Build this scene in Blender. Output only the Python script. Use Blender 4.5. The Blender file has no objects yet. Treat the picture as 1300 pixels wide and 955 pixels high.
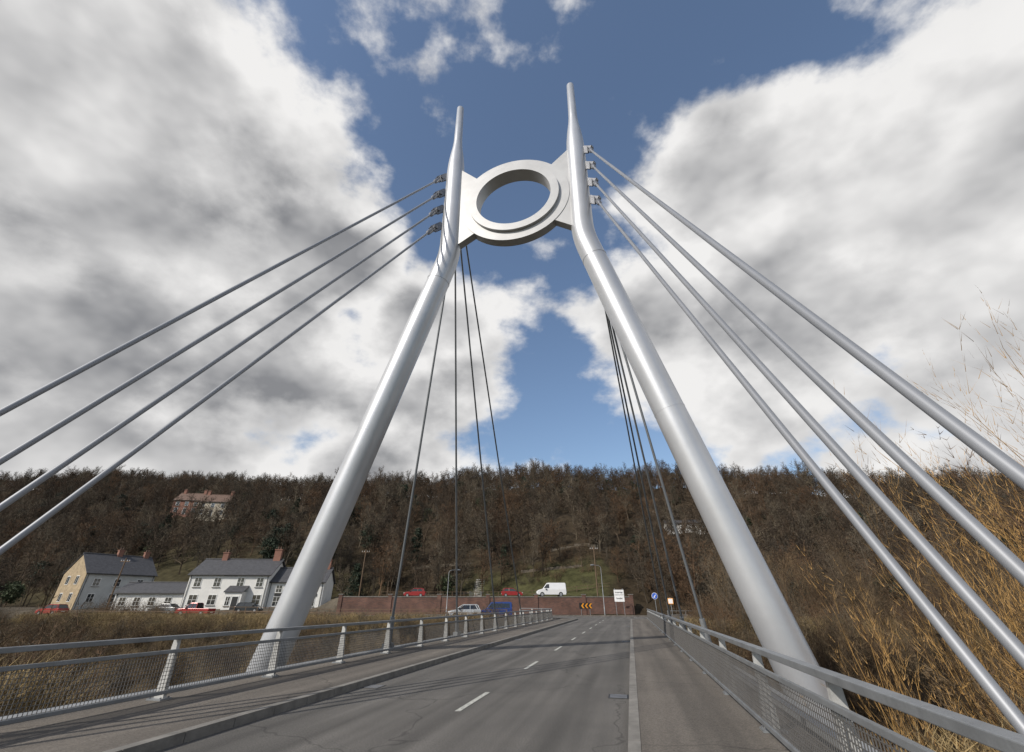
import bpy, math, random
import numpy as np
from mathutils import Vector, Matrix
rng=np.random.default_rng(7); random.seed(7)
scene=bpy.context.scene
AL=math.radians(13.04); CA,SA=math.cos(AL),math.sin(AL)
def B(X,Y,Z=0): return (X*CA+Y*SA,-X*SA+Y*CA,Z)
def toB(x,y): return (x*CA-y*SA, x*SA+y*CA)

# ---------------------------------------------------------------- materials
def mat(name,col,rough=0.7,metal=0.0,var=0.15,scale=3.0,bump=0.0,bscale=20.0,rnd=0.0,spec=None,detail=6,col2=None):
    m=bpy.data.materials.new(name); m.use_nodes=True
    nt=m.node_tree; N=nt.nodes; L=nt.links
    b=N['Principled BSDF']; b.inputs['Roughness'].default_value=rough; b.inputs['Metallic'].default_value=metal
    if spec is not None: b.inputs['Specular IOR Level'].default_value=spec
    tc=N.new('ShaderNodeTexCoord'); nz=N.new('ShaderNodeTexNoise'); nz.inputs['Scale'].default_value=scale; nz.inputs['Detail'].default_value=detail
    nz.inputs['Roughness'].default_value=0.65
    L.new(tc.outputs['Object'],nz.inputs['Vector'])
    r=N.new('ShaderNodeValToRGB'); r.color_ramp.elements[0].position=0.3; r.color_ramp.elements[1].position=0.7
    if col2 is None:
        a=[c*(1-var) for c in col]; c2=[min(1,c*(1+var)) for c in col]
    else: a=col; c2=col2
    r.color_ramp.elements[0].color=(*a,1); r.color_ramp.elements[1].color=(*c2,1)
    L.new(nz.outputs['Fac'],r.inputs['Fac'])
    out=r.outputs['Color']
    if rnd>0:
        oi=N.new('ShaderNodeObjectInfo'); mr=N.new('ShaderNodeMapRange')
        mr.inputs['To Min'].default_value=1-rnd; mr.inputs['To Max'].default_value=1+rnd
        L.new(oi.outputs['Random'],mr.inputs['Value'])
        vm=N.new('ShaderNodeVectorMath'); vm.operation='SCALE'
        L.new(out,vm.inputs[0]); L.new(mr.outputs['Result'],vm.inputs['Scale']); out=vm.outputs['Vector']
    L.new(out,b.inputs['Base Color'])
    if bump>0:
        n2=N.new('ShaderNodeTexNoise'); n2.inputs['Scale'].default_value=bscale; n2.inputs['Detail'].default_value=5
        L.new(tc.outputs['Object'],n2.inputs['Vector'])
        bp=N.new('ShaderNodeBump'); bp.inputs['Strength'].default_value=bump; bp.inputs['Distance'].default_value=0.02
        L.new(n2.outputs['Fac'],bp.inputs['Height']); L.new(bp.outputs['Normal'],b.inputs['Normal'])
    return m
M={}
M['silver']=mat('silver_paint',(0.50,0.51,0.53),0.38,0.5,0.10,0.5,0.05,8,detail=8)
M['ringm']=mat('ring_paint',(0.45,0.45,0.45),0.5,0.35,0.10,0.8,0.04,10)
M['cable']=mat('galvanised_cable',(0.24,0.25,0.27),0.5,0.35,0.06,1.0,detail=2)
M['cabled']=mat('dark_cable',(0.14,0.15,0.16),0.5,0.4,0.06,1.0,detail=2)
M['lug']=mat('lug_steel',(0.20,0.205,0.22),0.45,0.6,0.2,6)
M['rail']=mat('rail_paint',(0.20,0.21,0.22),0.45,0.3,0.2,3,0.1,30)
M['post']=mat('post_paint',(0.40,0.40,0.39),0.5,0.1,0.25,5)
M['mesh']=mat('mesh_wire',(0.12,0.115,0.11),0.6,0.3,0.1,5,detail=1)
M['concrete']=mat('concrete',(0.30,0.285,0.26),0.9,0,0.25,1.5,0.4,30)
M['kerb']=mat('kerb_stone',(0.17,0.16,0.145),0.9,0,0.3,3,0.3,40)
M['steel']=mat('deck_steel',(0.25,0.26,0.27),0.6,0.2,0.2,1)
M['white']=mat('white_render',(0.66,0.65,0.62),0.85,0,0.10,0.8,0.2,10)
M['cream']=mat('cream_render',(0.42,0.37,0.29),0.85,0,0.12,0.8)
M['pink']=mat('red_brick_far',(0.22,0.11,0.08),0.9,0,0.2,1.5)
M['stone']=mat('tan_stone',(0.32,0.25,0.16),0.9,0,0.35,2.2,0.5,12)
M['stoned']=mat('dark_stone',(0.12,0.10,0.075),0.9,0,0.35,2.2,0.5,12)
M['greyw']=mat('grey_render',(0.42,0.43,0.42),0.85,0,0.12,0.8)
M['slate']=mat('slate_roof',(0.055,0.055,0.06),0.7,0,0.35,2.5,0.4,12)
M['tile']=mat('clay_tile',(0.12,0.075,0.055),0.8,0,0.3,2.5)
M['glass']=mat('window_glass',(0.02,0.025,0.03),0.08,0,0.1,1,spec=0.8)
M['black']=mat('black_paint',(0.02,0.02,0.02),0.5,0,0.1,3)
M['frame']=mat('white_frame',(0.70,0.70,0.68),0.6,0,0.05,3)
TW=dict(detail=1)
M['twig']=mat('brown_twig',(0.062,0.043,0.027),0.9,0,0.3,0.4,rnd=0.5,**TW)
M['twig2']=mat('grey_twig',(0.088,0.070,0.048),0.9,0,0.3,0.4,rnd=0.5,**TW)
M['twig3']=mat('rust_twig',(0.082,0.047,0.024),0.9,0,0.3,0.4,rnd=0.4,**TW)
M['bramble']=mat('bramble_twig',(0.11,0.075,0.040),0.9,0,0.35,0.8,rnd=0.4,**TW)
M['willow']=mat('willow_twig',(0.34,0.20,0.065),0.7,0,0.5,0.7,detail=2)
M['ever']=mat('evergreen_leaf',(0.016,0.026,0.013),0.8,0,0.4,1.5,rnd=0.4,**TW)
M['shrubg']=mat('shrub_leaf',(0.04,0.052,0.022),0.8,0,0.4,1.5,rnd=0.4,**TW)
M['drygrass']=mat('dry_grass',(0.22,0.16,0.075),0.9,0,0.4,1.5,rnd=0.4,**TW)
M['tyre']=mat('tyre_rubber',(0.02,0.02,0.02),0.9)
M['hub']=mat('hub_cap',(0.4,0.4,0.4),0.4,0.6)
M['lampw']=mat('head_lamp',(0.7,0.7,0.7),0.2)
M['lampr']=mat('tail_lamp',(0.35,0.02,0.02),0.3)
M['wood']=mat('pole_wood',(0.12,0.08,0.05),0.9)
M['orange']=mat('sign_orange',(0.75,0.30,0.02),0.5)
M['blue']=mat('sign_blue',(0.03,0.10,0.45),0.5)
M['signw']=mat('sign_white',(0.72,0.72,0.72),0.5)
M['galv']=mat('galv_pole',(0.22,0.23,0.24),0.5,0.4)
def paint(n,c): return mat(n,c,0.25,0.1,0.04,2,spec=0.6)
def asphalt(name,c1,c2,sp=0.35):
    m=mat(name,c1,0.88,0,0.2,0.35,0.5,120,col2=c2)
    nt=m.node_tree; N=nt.nodes; L=nt.links; b=N['Principled BSDF']
    src=b.inputs['Base Color'].links[0].from_socket
    tc=[n for n in N if n.type=='TEX_COORD'][0]
    v=N.new('ShaderNodeTexNoise'); v.inputs['Scale'].default_value=45; v.inputs['Detail'].default_value=3
    L.new(tc.outputs['Object'],v.inputs['Vector'])
    mp=N.new('ShaderNodeMapping'); mp.inputs['Scale'].default_value=(1.3,0.05,1); L.new(tc.outputs['Object'],mp.inputs['Vector'])
    s=N.new('ShaderNodeTexNoise'); s.inputs['Scale'].default_value=1.6; L.new(mp.outputs['Vector'],s.inputs['Vector'])
    a=N.new('ShaderNodeMapRange'); a.inputs['From Min'].default_value=0.3;a.inputs['From Max'].default_value=0.7;a.inputs['To Min'].default_value=1-sp; a.inputs['To Max'].default_value=1+sp
    L.new(v.outputs['Fac'],a.inputs['Value'])
    a2=N.new('ShaderNodeMapRange'); a2.inputs['From Min'].default_value=0.3;a2.inputs['From Max'].default_value=0.7;a2.inputs['To Min'].default_value=0.65; a2.inputs['To Max'].default_value=1.3
    L.new(s.outputs['Fac'],a2.inputs['Value'])
    mu=N.new('ShaderNodeMath'); mu.operation='MULTIPLY'; L.new(a.outputs['Result'],mu.inputs[0]); L.new(a2.outputs['Result'],mu.inputs[1])
    vo=N.new('ShaderNodeTexVoronoi'); vo.feature='DISTANCE_TO_EDGE'; vo.inputs['Scale'].default_value=0.22
    wn=N.new('ShaderNodeTexNoise'); wn.inputs['Scale'].default_value=1.2; L.new(tc.outputs['Object'],wn.inputs['Vector'])
    ad=N.new('ShaderNodeVectorMath'); ad.operation='ADD'; L.new(tc.outputs['Object'],ad.inputs[0]); L.new(wn.outputs['Color'],ad.inputs[1]); L.new(ad.outputs[0],vo.inputs['Vector'])
    cr=N.new('ShaderNodeMapRange'); cr.inputs['From Min'].default_value=0.0; cr.inputs['From Max'].default_value=0.006; cr.inputs['To Min'].default_value=0.55; cr.inputs['To Max'].default_value=1.0
    L.new(vo.outputs['Distance'],cr.inputs['Value'])
    mu2=N.new('ShaderNodeMath'); mu2.operation='MULTIPLY'; L.new(mu.outputs[0],mu2.inputs[0]); L.new(cr.outputs['Result'],mu2.inputs[1])
    sc=N.new('ShaderNodeVectorMath'); sc.operation='SCALE'; L.new(src,sc.inputs[0]); L.new(mu2.outputs[0],sc.inputs['Scale'])
    L.new(sc.outputs['Vector'],b.inputs['Base Color'])
    return m
M['asphalt']=asphalt('asphalt',(0.078,0.073,0.067),(0.112,0.104,0.094))
M['foot']=asphalt('footway_asphalt',(0.090,0.078,0.066),(0.128,0.112,0.094))
M['mark']=mat('road_paint',(0.40,0.40,0.36),0.7,0,0.6,16)
def brick(name,c1,c2,mo,sc=1.0):
    m=bpy.data.materials.new(name); m.use_nodes=True; nt=m.node_tree;N=nt.nodes;L=nt.links
    b=N['Principled BSDF']; b.inputs['Roughness'].default_value=0.9
    tc=N.new('ShaderNodeTexCoord'); mp=N.new('ShaderNodeMapping'); mp.inputs['Rotation'].default_value=(math.radians(90),0,0)
    L.new(tc.outputs['Object'],mp.inputs['Vector'])
    br=N.new('ShaderNodeTexBrick'); br.inputs['Scale'].default_value=sc; br.inputs['Color1'].default_value=(*c1,1); br.inputs['Color2'].default_value=(*c2,1); br.inputs['Mortar'].default_value=(*mo,1)
    br.inputs['Brick Width'].default_value=0.45; br.inputs['Row Height'].default_value=0.15; br.inputs['Mortar Size'].default_value=0.012
    L.new(mp.outputs['Vector'],br.inputs['Vector'])
    nz=N.new('ShaderNodeTexNoise'); nz.inputs['Scale'].default_value=0.7; nz.inputs['Detail'].default_value=6; L.new(tc.outputs['Object'],nz.inputs['Vector'])
    mr=N.new('ShaderNodeMapRange'); mr.inputs['To Min'].default_value=0.3; mr.inputs['To Max'].default_value=1.6; L.new(nz.outputs['Fac'],mr.inputs['Value'])
    sc_=N.new('ShaderNodeVectorMath'); sc_.operation='SCALE'; L.new(br.outputs['Color'],sc_.inputs[0]); L.new(mr.outputs['Result'],sc_.inputs['Scale'])
    L.new(sc_.outputs['Vector'],b.inputs['Base Color']); return m
M['brick']=brick('red_brick',(0.15,0.07,0.05),(0.10,0.05,0.04),(0.12,0.10,0.08))

# ---------------------------------------------------------------- mesh builder
class MB:
    def __init__(s): s.v=[];s.f=[];s.m=[];s.mats=[];s.sm=[]
    def mi(s,k):
        if k not in s.mats: s.mats.append(k)
        return s.mats.index(k)
    def add(s,vs,fs,k,smooth=False):
        o=len(s.v); s.v+= [tuple(v) for v in vs]; i=s.mi(k)
        for f in fs: s.f.append(tuple(o+j for j in f)); s.m.append(i); s.sm.append(smooth)
    def box(s,x0,x1,y0,y1,z0,z1,k):
        s.add([(x0,y0,z0),(x1,y0,z0),(x1,y1,z0),(x0,y1,z0),(x0,y0,z1),(x1,y0,z1),(x1,y1,z1),(x0,y1,z1)],
              [(0,3,2,1),(4,5,6,7),(0,1,5,4),(1,2,6,5),(2,3,7,6),(3,0,4,7)],k)
    def beam(s,p0,p1,w,h,k,up=(0,0,1)):
        p0=Vector(p0);p1=Vector(p1);d=(p1-p0).normalized();u=Vector(up)
        if abs(d.dot(u))>0.99:u=Vector((0,1,0))
        r=d.cross(u).normalized();u=r.cross(d)
        vs=[p+r*a*w/2+u*b*h/2 for p in(p0,p1) for a,b in((-1,-1),(1,-1),(1,1),(-1,1))]
        s.add(vs,[(0,1,2,3),(7,6,5,4),(0,4,5,1),(1,5,6,2),(2,6,7,3),(3,7,4,0)],k)
    def tube(s,pts,rad,k,n=16,cap=True,smooth=True):
        pts=[Vector(p) for p in pts]; vs=[];ref=None
        for i,p in enumerate(pts):
            a=(pts[i]-pts[i-1]).normalized() if i>0 else None
            b=(pts[i+1]-pts[i]).normalized() if i<len(pts)-1 else None
            d=a if b is None else b if a is None else (a+b).normalized()
            if ref is None:
                ref=Vector((0,1,0)) if abs(d.y)<0.9 else Vector((1,0,0))
            r=(ref-d*ref.dot(d)).normalized(); q=d.cross(r)
            for j in range(n):
                t=2*math.pi*j/n; vs.append(p+r*rad[i]*math.cos(t)+q*rad[i]*math.sin(t))
        fs=[]
        for i in range(len(pts)-1):
            for j in range(n): fs.append((i*n+j,i*n+(j+1)%n,(i+1)*n+(j+1)%n,(i+1)*n+j))
        s.add(vs,fs,k,smooth)
        if cap:
            s.add(vs[:n],[tuple(range(n))[::-1]],k); s.add(vs[-n:],[tuple(range(n))],k)
    def cyl(s,p0,p1,r,k,n=16,r1=None): s.tube([p0,p1],[r,r if r1 is None else r1],k,n)
    def prism_y(s,poly,y0,y1,k,smooth=False):
        n=len(poly); vs=[(x,y0,z) for x,z in poly]+[(x,y1,z) for x,z in poly]
        fs=[tuple(range(n)),tuple(range(2*n-1,n-1,-1))]+[(i,i+n,(i+1)%n+n,(i+1)%n) for i in range(n)]
        s.add(vs,fs,k,smooth)
    def annulus(s,cx,cz,y0,y1,ri,ro,k,n=96):
        vs=[]
        for r,y in((ri,y0),(ro,y0),(ro,y1),(ri,y1)):
            for j in range(n):
                t=2*math.pi*j/n; vs.append((cx+r*math.cos(t),y,cz+r*math.sin(t)))
        for a in range(4):
            b=(a+1)%4; g=[vs[a*n+j] for j in range(n)]+[vs[b*n+j] for j in range(n)]
            s.add(g,[(j,(j+1)%n,n+(j+1)%n,n+j) for j in range(n)],k,a in(1,3))
    def build(s,name,parent=None,bridge=False,loc=None,rotz=None,bevel=0):
        me=bpy.data.meshes.new(name); me.from_pydata(s.v,[],s.f)
        for k in s.mats: me.materials.append(M[k] if isinstance(k,str) else k)
        me.polygons.foreach_set('material_index',s.m); me.polygons.foreach_set('use_smooth',s.sm); me.update()
        import bmesh
        if len(s.v)<60000:
            bm=bmesh.new(); bm.from_mesh(me); bmesh.ops.recalc_face_normals(bm,faces=bm.faces); bm.to_mesh(me); bm.free()
        o=bpy.data.objects.new(name,me); scene.collection.objects.link(o)
        if bridge: o.rotation_euler=(0,0,-AL)
        if loc is not None: o.location=loc
        if rotz is not None: o.rotation_euler=(0,0,rotz)
        if parent: o.parent=parent
        if bevel:
            b=o.modifiers.new('bev','BEVEL'); b.width=bevel; b.segments=2; b.limit_method='ANGLE'
        return o
def empty(name,loc=(0,0,0),rotz=0):
    e=bpy.data.objects.new(name,None); e.location=loc; e.rotation_euler=(0,0,rotz); e.empty_display_size=0.5
    scene.collection.objects.link(e); return e

# ---------------------------------------------------------------- terrain
def sst(a,b,x):
    t=np.clip((x-a)/(b-a),0,1); return t*t*(3-2*t)
def wob(x,y):
    return (np.sin(x*0.11+1.3*np.sin(y*0.07))*np.cos(y*0.13+0.5)+0.5*np.sin(x*0.31+y*0.23)+0.35*np.sin(x*0.57-y*0.49+2)+0.2*np.sin(1.3*x+0.9*y))/2
def hgt(x,y):
    x=np.asarray(x,float);y=np.asarray(y,float)
    Xb,Yb=toB(x,y)
    d=np.abs(Yb-28+1.5*np.sin(Xb*0.05)*sst(15,40,np.abs(Xb+3.5)))
    riv=-8*(1-sst(8,20,d))
    mz=sst(-34,-28,x)*(1-sst(18,30,x))
    ter=2.6*sst(0.3,1.6,y-(85+0.05*x))*mz
    yh=84+14*sst(-60,-28,x)
    t=np.maximum(0,Yb-yh)
    s=0.44-0.0004*np.clip(x,-330,220)
    sm=-15*np.log(np.exp(-t/15)+math.exp(-105/15))
    sm=sm+15*math.log(1+math.exp(-7))
    hill=s*sm*sst(0,12,t)+0.04*np.maximum(0,t-120)
    hill=hill*(1-0.55*sst(700,2500,np.hypot(x,y)))
    n=wob(x,y)*(0.5*sst(0.2,3,-riv)*(sst(13,16,np.abs(Xb+3.5)))+2.4*sst(5,50,t))
    n=n+3.5*np.sin(x*0.021+0.6)*sst(60,110,t)
    left=1.0*sst(62,74,Yb)*(1-sst(-40,-24,x))
    return -0.06+riv+ter+hill+n+left
def H(x,y): return float(hgt(x,y))
xs=np.concatenate([np.array([-3500,-2000,-1200,-800,-600]),np.arange(-480,-120,5),np.arange(-120,90,2.0),np.arange(90,400,5),np.array([420,600,900,1500,3500])])
ys=np.concatenate([np.array([-3000,-1500,-700,-300,-150,-80,-50,-30]),np.arange(-20,130,1.3),np.arange(130,340,3.5),np.array([345,370,420,500,650,900,1400,2200,3500])])
GX,GY=np.meshgrid(xs,ys); GZ=hgt(GX,GY)
nx,ny=len(xs),len(ys)
V=np.stack([GX.ravel(),GY.ravel(),GZ.ravel()],1)
idx=np.arange(nx*ny).reshape(ny,nx)
F=np.stack([idx[:-1,:-1].ravel(),idx[:-1,1:].ravel(),idx[1:,1:].ravel(),idx[1:,:-1].ravel()],1)
def rawmesh(name,V,loopverts,starts,totals,smooth):
    me=bpy.data.meshes.new(name)
    me.vertices.add(len(V)); me.vertices.foreach_set('co',V.astype(np.float32).ravel())
    me.loops.add(len(loopverts)); me.loops.foreach_set('vertex_index',loopverts.astype(np.int32))
    me.polygons.add(len(starts)); me.polygons.foreach_set('loop_start',starts.astype(np.int32))
    me.polygons.foreach_set('loop_total',totals.astype(np.int32))
    me.polygons.foreach_set('use_smooth',np.full(len(starts),smooth))
    me.update(calc_edges=True); me.validate(); return me
def fastmesh(name,V,F,smooth=False):
    k=F.shape[1]; return rawmesh(name,V,F.ravel(),np.arange(0,F.size,k),np.full(len(F),k),smooth)
me=fastmesh('ground',V,F,True)
XB,YB=toB(V[:,0],V[:,1])
litter=np.array([0.040,0.030,0.019]);grass=np.array([0.060,0.062,0.025]);gravel=np.array([0.10,0.085,0.065]);bank=np.array([0.085,0.064,0.038])
C=np.tile(litter,(len(V),1))
def mixc(C,c,w): return C*(1-w[:,None])+c*w[:,None]
C=mixc(C,bank,(YB<62).astype(float))
C=mixc(C,gravel,(sst(50,54,YB)*(1-sst(76,82,YB)))*0.9)
C=mixc(C,grass*0.9,(sst(46,48,YB)*(1-sst(50,54,YB)))*0.6)
wn=wob(V[:,0]*1.5,V[:,1]*1.5)
gm=sst(-16,-8,V[:,0]+4*wn)*(1-sst(16,24,V[:,0]+4*wn))*sst(92,96,V[:,1])*(1-sst(108,120,V[:,1]+6*wn))
C=mixc(C,grass,np.clip(gm,0,1)*0.75)
gm2=(sst(-130,-100,V[:,0])*(1-sst(-40,-20,V[:,0])))*sst(84,90,YB)*(1-sst(100,125,YB+10*wn))*0.3
C=mixc(C,grass,gm2)
C=mixc(C,grass*0.9,(1-sst(3,8,YB))*0.7*(YB<10))
ca=me.color_attributes.new('Col','FLOAT_COLOR','POINT')
ca.data.foreach_set('color',np.concatenate([C,np.ones((len(V),1))],1).astype(np.float32).ravel())
gmat=bpy.data.materials.new('ground_soil'); gmat.use_nodes=True
nt=gmat.node_tree;N=nt.nodes;L=nt.links;b=N['Principled BSDF'];b.inputs['Roughness'].default_value=0.95;b.inputs['Specular IOR Level'].default_value=0.1
at=N.new('ShaderNodeVertexColor'); at.layer_name='Col'
tc=N.new('ShaderNodeTexCoord')
n1=N.new('ShaderNodeTexNoise'); n1.inputs['Scale'].default_value=0.5; n1.inputs['Detail'].default_value=8; n1.inputs['Roughness'].default_value=0.75; L.new(tc.outputs['Object'],n1.inputs['Vector'])
mr=N.new('ShaderNodeMapRange'); mr.inputs['From Min'].default_value=0.3; mr.inputs['From Max'].default_value=0.7; mr.inputs['To Min'].default_value=0.35; mr.inputs['To Max'].default_value=1.7; L.new(n1.outputs['Fac'],mr.inputs['Value'])
sc=N.new('ShaderNodeVectorMath'); sc.operation='SCALE'; L.new(at.outputs['Color'],sc.inputs[0]); L.new(mr.outputs['Result'],sc.inputs['Scale']); L.new(sc.outputs['Vector'],b.inputs['Base Color'])
bp=N.new('ShaderNodeBump'); bp.inputs['Strength'].default_value=0.8; bp.inputs['Distance'].default_value=0.3; L.new(n1.outputs['Fac'],bp.inputs['Height']); L.new(bp.outputs['Normal'],b.inputs['Normal'])
me.materials.append(gmat)
g=bpy.data.objects.new('ground',me); scene.collection.objects.link(g)
M['water']=mat('river_water',(0.03,0.035,0.025),0.08,0,0.2,0.2,0.3,3)
mb=MB(); mb.add([(-400,14,-6.9),(400,14,-6.9),(400,43,-6.9),(-400,43,-6.9)],[(0,1,2,3)],'water'); mb.build('river',bridge=True)

# ---------------------------------------------------------------- bridge deck + roads (bridge frame)
KL,KR=-6.2,-0.24; RL,RR=-8.55,1.58
bridge=empty('cable_stayed_bridge',(0,0,0),-AL)
mb=MB()
mb.box(RL-0.75,RR+0.75,5,60,-0.75,-0.02,'concrete')
for X in(RL-0.9,RR+0.9): mb.box(X-0.148,X+0.148,4,58,-0.95,0.16,'steel')
for X in(-7,-3.5,0): mb.box(X-0.25,X+0.25,6,50,-1.6,-0.752,'steel')
mb.box(RL-1.3,RR+1.3,2.6,5.2,-7,-0.77,'concrete')
mb.box(RL-1.3,RR+1.3,46,50,-9,-0.78,'concrete')
mb.build('deck',bridge)
mb=MB()
mb.add([(KL,-60,0),(KR,-60,0),(KR,60,0),(KL,60,0)],[(0,1,2,3)],'asphalt')
def arc(cx,cy,r,a0,a1,n=10): return [(cx+r*math.cos(math.radians(a0+(a1-a0)*i/n)),cy+r*math.sin(math.radians(a0+(a1-a0)*i/n))) for i in range(n+1)]
fl=arc(KL-9,60,9,0,90); fr=arc(KR+7,60,7,180,90)
poly=[(KL,60)]+fl[1:]+[(-130,69),(-130,76.5),(-40,76.5),(0,76.5),(90,76.5),(90,67)]+fr[::-1]
vs=[(x,y,0) for x,y in poly]
mb.add(vs,[tuple(range(len(vs)))],'asphalt')
road=mb.build('road',bridge=True)
mb=MB()
XC=(KL+KR)/2
for i in range(-2,10):
    y=3.6+i*6.0
    mb.add([(XC-0.05,y,0.005),(XC+0.05,y,0.005),(XC+0.05,y+2.0,0.005),(XC-0.05,y+2.0,0.005)],[(0,1,2,3)],'mark')
for i in range(6):
    x=KL+0.3+i*1.0
    mb.add([(x,67.2,0.005),(x+0.6,67.2,0.005),(x+0.6,67.4,0.005),(x,67.4,0.005)],[(0,1,2,3)],'mark')
for i in range(-20,12):
    x=i*6.0
    mb.add([(x,72.6,0.005),(x+3,72.6,0.005),(x+3,72.7,0.005),(x,72.7,0.005)],[(0,1,2,3)],'mark')
mb.build('road_marking',bridge=True)
mb=MB()
for y in(11.5,27,44):
    for (xa,xb) in((KL+0.03,KL+0.43),(KR-0.43,KR-0.03)):
        mb.box(xa,xb,y,y+0.45,-0.01,0.006,'black')
        for k in range(6): mb.box(xa+0.03,xb-0.03,y+0.03+k*0.07,y+0.06+k*0.07,0.0065,0.012,'lug')
mb.build('drain_grate',bridge=True)
def footway(x0,x1,kx0,kx1):
    mb=MB(); mb.box(x0,x1,-60,60,-0.015,0.12,'foot')
    y=-60
    while y<60:
        mb.box(kx0,kx1,y+0.006,y+0.909,-0.012,0.126,'kerb'); y+=0.915
    return mb
footway(RL-0.6,KL-0.16,KL-0.157,KL).build('pavement',bridge=True)
footway(KR+0.16,RR+0.6,KR,KR+0.157).build('pavement',bridge=True)
mb=MB(); mb.box(-120,80,76.6,78.6,-0.03,0.11,'foot'); mb.build('pavement',bridge=True)

# pylon
def leg(kx,tx,ku,tu,slope):
    mb=MB(); z=1.65; zb=-6.5
    pts=[];rad=[]
    fx=kx+slope*(ku+z-zb)
    kp=Vector((kx,16,ku+z)); low=Vector((fx,16,zb)); top=Vector((tx,16,tu+z))
    def P(a,b,t): return a+(b-a)*t
    pts.append(low); rad.append(0.57)
    dl=(low-kp).normalized(); dt=(top-kp).normalized()
    for s in (20,15,10,5): pts.append(kp+dl*s); rad.append(0.565)
    c0=kp+dl*0.8; c1=kp+dt*0.8
    for i in range(7):
        t=i/6; pts.append(c0*(1-t)**2+kp*2*t*(1-t)+c1*t*t); rad.append(0.555-0.02*t)
    tt=tu-ku
    for u,r in((21.6,0.50),(22.3,0.47),(23.1,0.40),(23.9,0.30),(24.5,0.255),(tu-0.05,0.215),(tu,0.18)):
        pts.append(P(kp,top,(u-ku)/tt)); rad.append(r)
    mb.tube(pts,rad,'silver',48)
    for dd,q in((dl,1.6),(dl,9.5)):
        c=kp+dd*q; mb.tube([c-dd*0.02,c+dd*0.02],[0.570,0.570],'silver',48)
    return mb,fx
lm,fxl=leg(-6.98,-7.2,15.2,28.1,-0.3035); lm.build('pylon_leg_left',bridge)
rm,fxr=leg(-0.2,0.03,15.2,27.9,0.258); rm.build('pylon_leg_right',bridge)
mb=MB()
for fx in(fxl,fxr): mb.box(fx-1.3,fx+1.3,14.6,17.4,-9,-5.9,'concrete')
mb.build('footings',bridge)
CX,CZ=-3.57,20.05
mb=MB()
mb.annulus(CX,CZ,15.60,16.40,2.0,2.42,'ringm')
mb.annulus(CX,CZ,15.76,16.24,2.2,2.95,'ringm')
for s in(-1,1):
    xm=CX+s*3.5; xq=CX+s*2.09
    poly=[(xm,CZ+3.55),(CX+s*2.95*0.707,CZ+2.95*0.707),(xq,CZ),(CX+s*2.95*0.707,CZ-2.95*0.707),(xm,CZ-3.05)]
    if s>0: poly=poly[::-1]
    mb.prism_y(poly,15.79,16.21,'ringm')
mb.build('ring_plate',bridge,bevel=0.012)
US=[21.05,19.75,18.45,17.15]
YN=[1.85,2.6,3.3,3.95]; YF=[45,36,27.5,19.3]
mb=MB(); ml=MB()
for s,xm,xa in((-1,-7.12,-9.66),(1,-0.08,2.66)):
    for i,U in enumerate(US):
        z=U+1.65
        a=Vector((xm+s*0.72,15.72,z)); bb=Vector((xa,YN[i],-0.25)); d=(bb-a).normalized()
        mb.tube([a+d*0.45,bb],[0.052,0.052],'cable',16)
        ml.tube([a+d*0.25,a+d*0.4,a+d*1.0,a+d*1.15],[0.06,0.12,0.12,0.06],'lug',14)
        root=Vector((xm+s*0.35,15.85,z+0.25))
        ml.beam(root,a+d*0.3,0.09,0.42,'lug')
        ml.cyl(a+Vector((-0.16,0.12,0))+d*0.1,a+Vector((0.16,-0.12,0))+d*0.1,0.12,'lug')
        for o in(-0.11,0.11): ml.beam(a+Vector((o,0,0.05)),a+d*0.5+Vector((o,0,0)),0.035,0.26,'lug')
        ml.tube([bb,bb-d*0.9],[0.13,0.11],'lug',14)
        a=Vector((xm+s*0.05,16.75,z)); bb=Vector((RL-0.9 if s<0 else RR+0.9,YF[i],0.1)); d=(bb-a).normalized()
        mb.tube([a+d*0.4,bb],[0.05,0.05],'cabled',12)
        ml.tube([a+d*0.2,a+d*0.4,a+d*1.0,a+d*1.1],[0.06,0.11,0.11,0.06],'lug',12)
        ml.beam(Vector((xm,16.3,z+0.2)),a+d*0.3,0.09,0.4,'lug')
        ml.tube([bb,bb-d*1.1],[0.12,0.09],'galv',12)
        ml.box(bb.x-0.12,bb.x+0.12,bb.y-0.3,bb.y+0.3,-0.2,0.3,'steel')
mb.build('stay_cables',bridge); ml.build('cable_sockets',bridge)
mb=MB()
for xa in(-9.66,2.66): mb.box(xa-0.45,xa+0.35,1.0,2.58,-1.2,-0.28,'concrete'); mb.box(xa-0.45,xa+0.35,2.6,4.9,-1.2,-0.30,'concrete')
mb.build('anchor_blocks',bridge)

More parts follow.
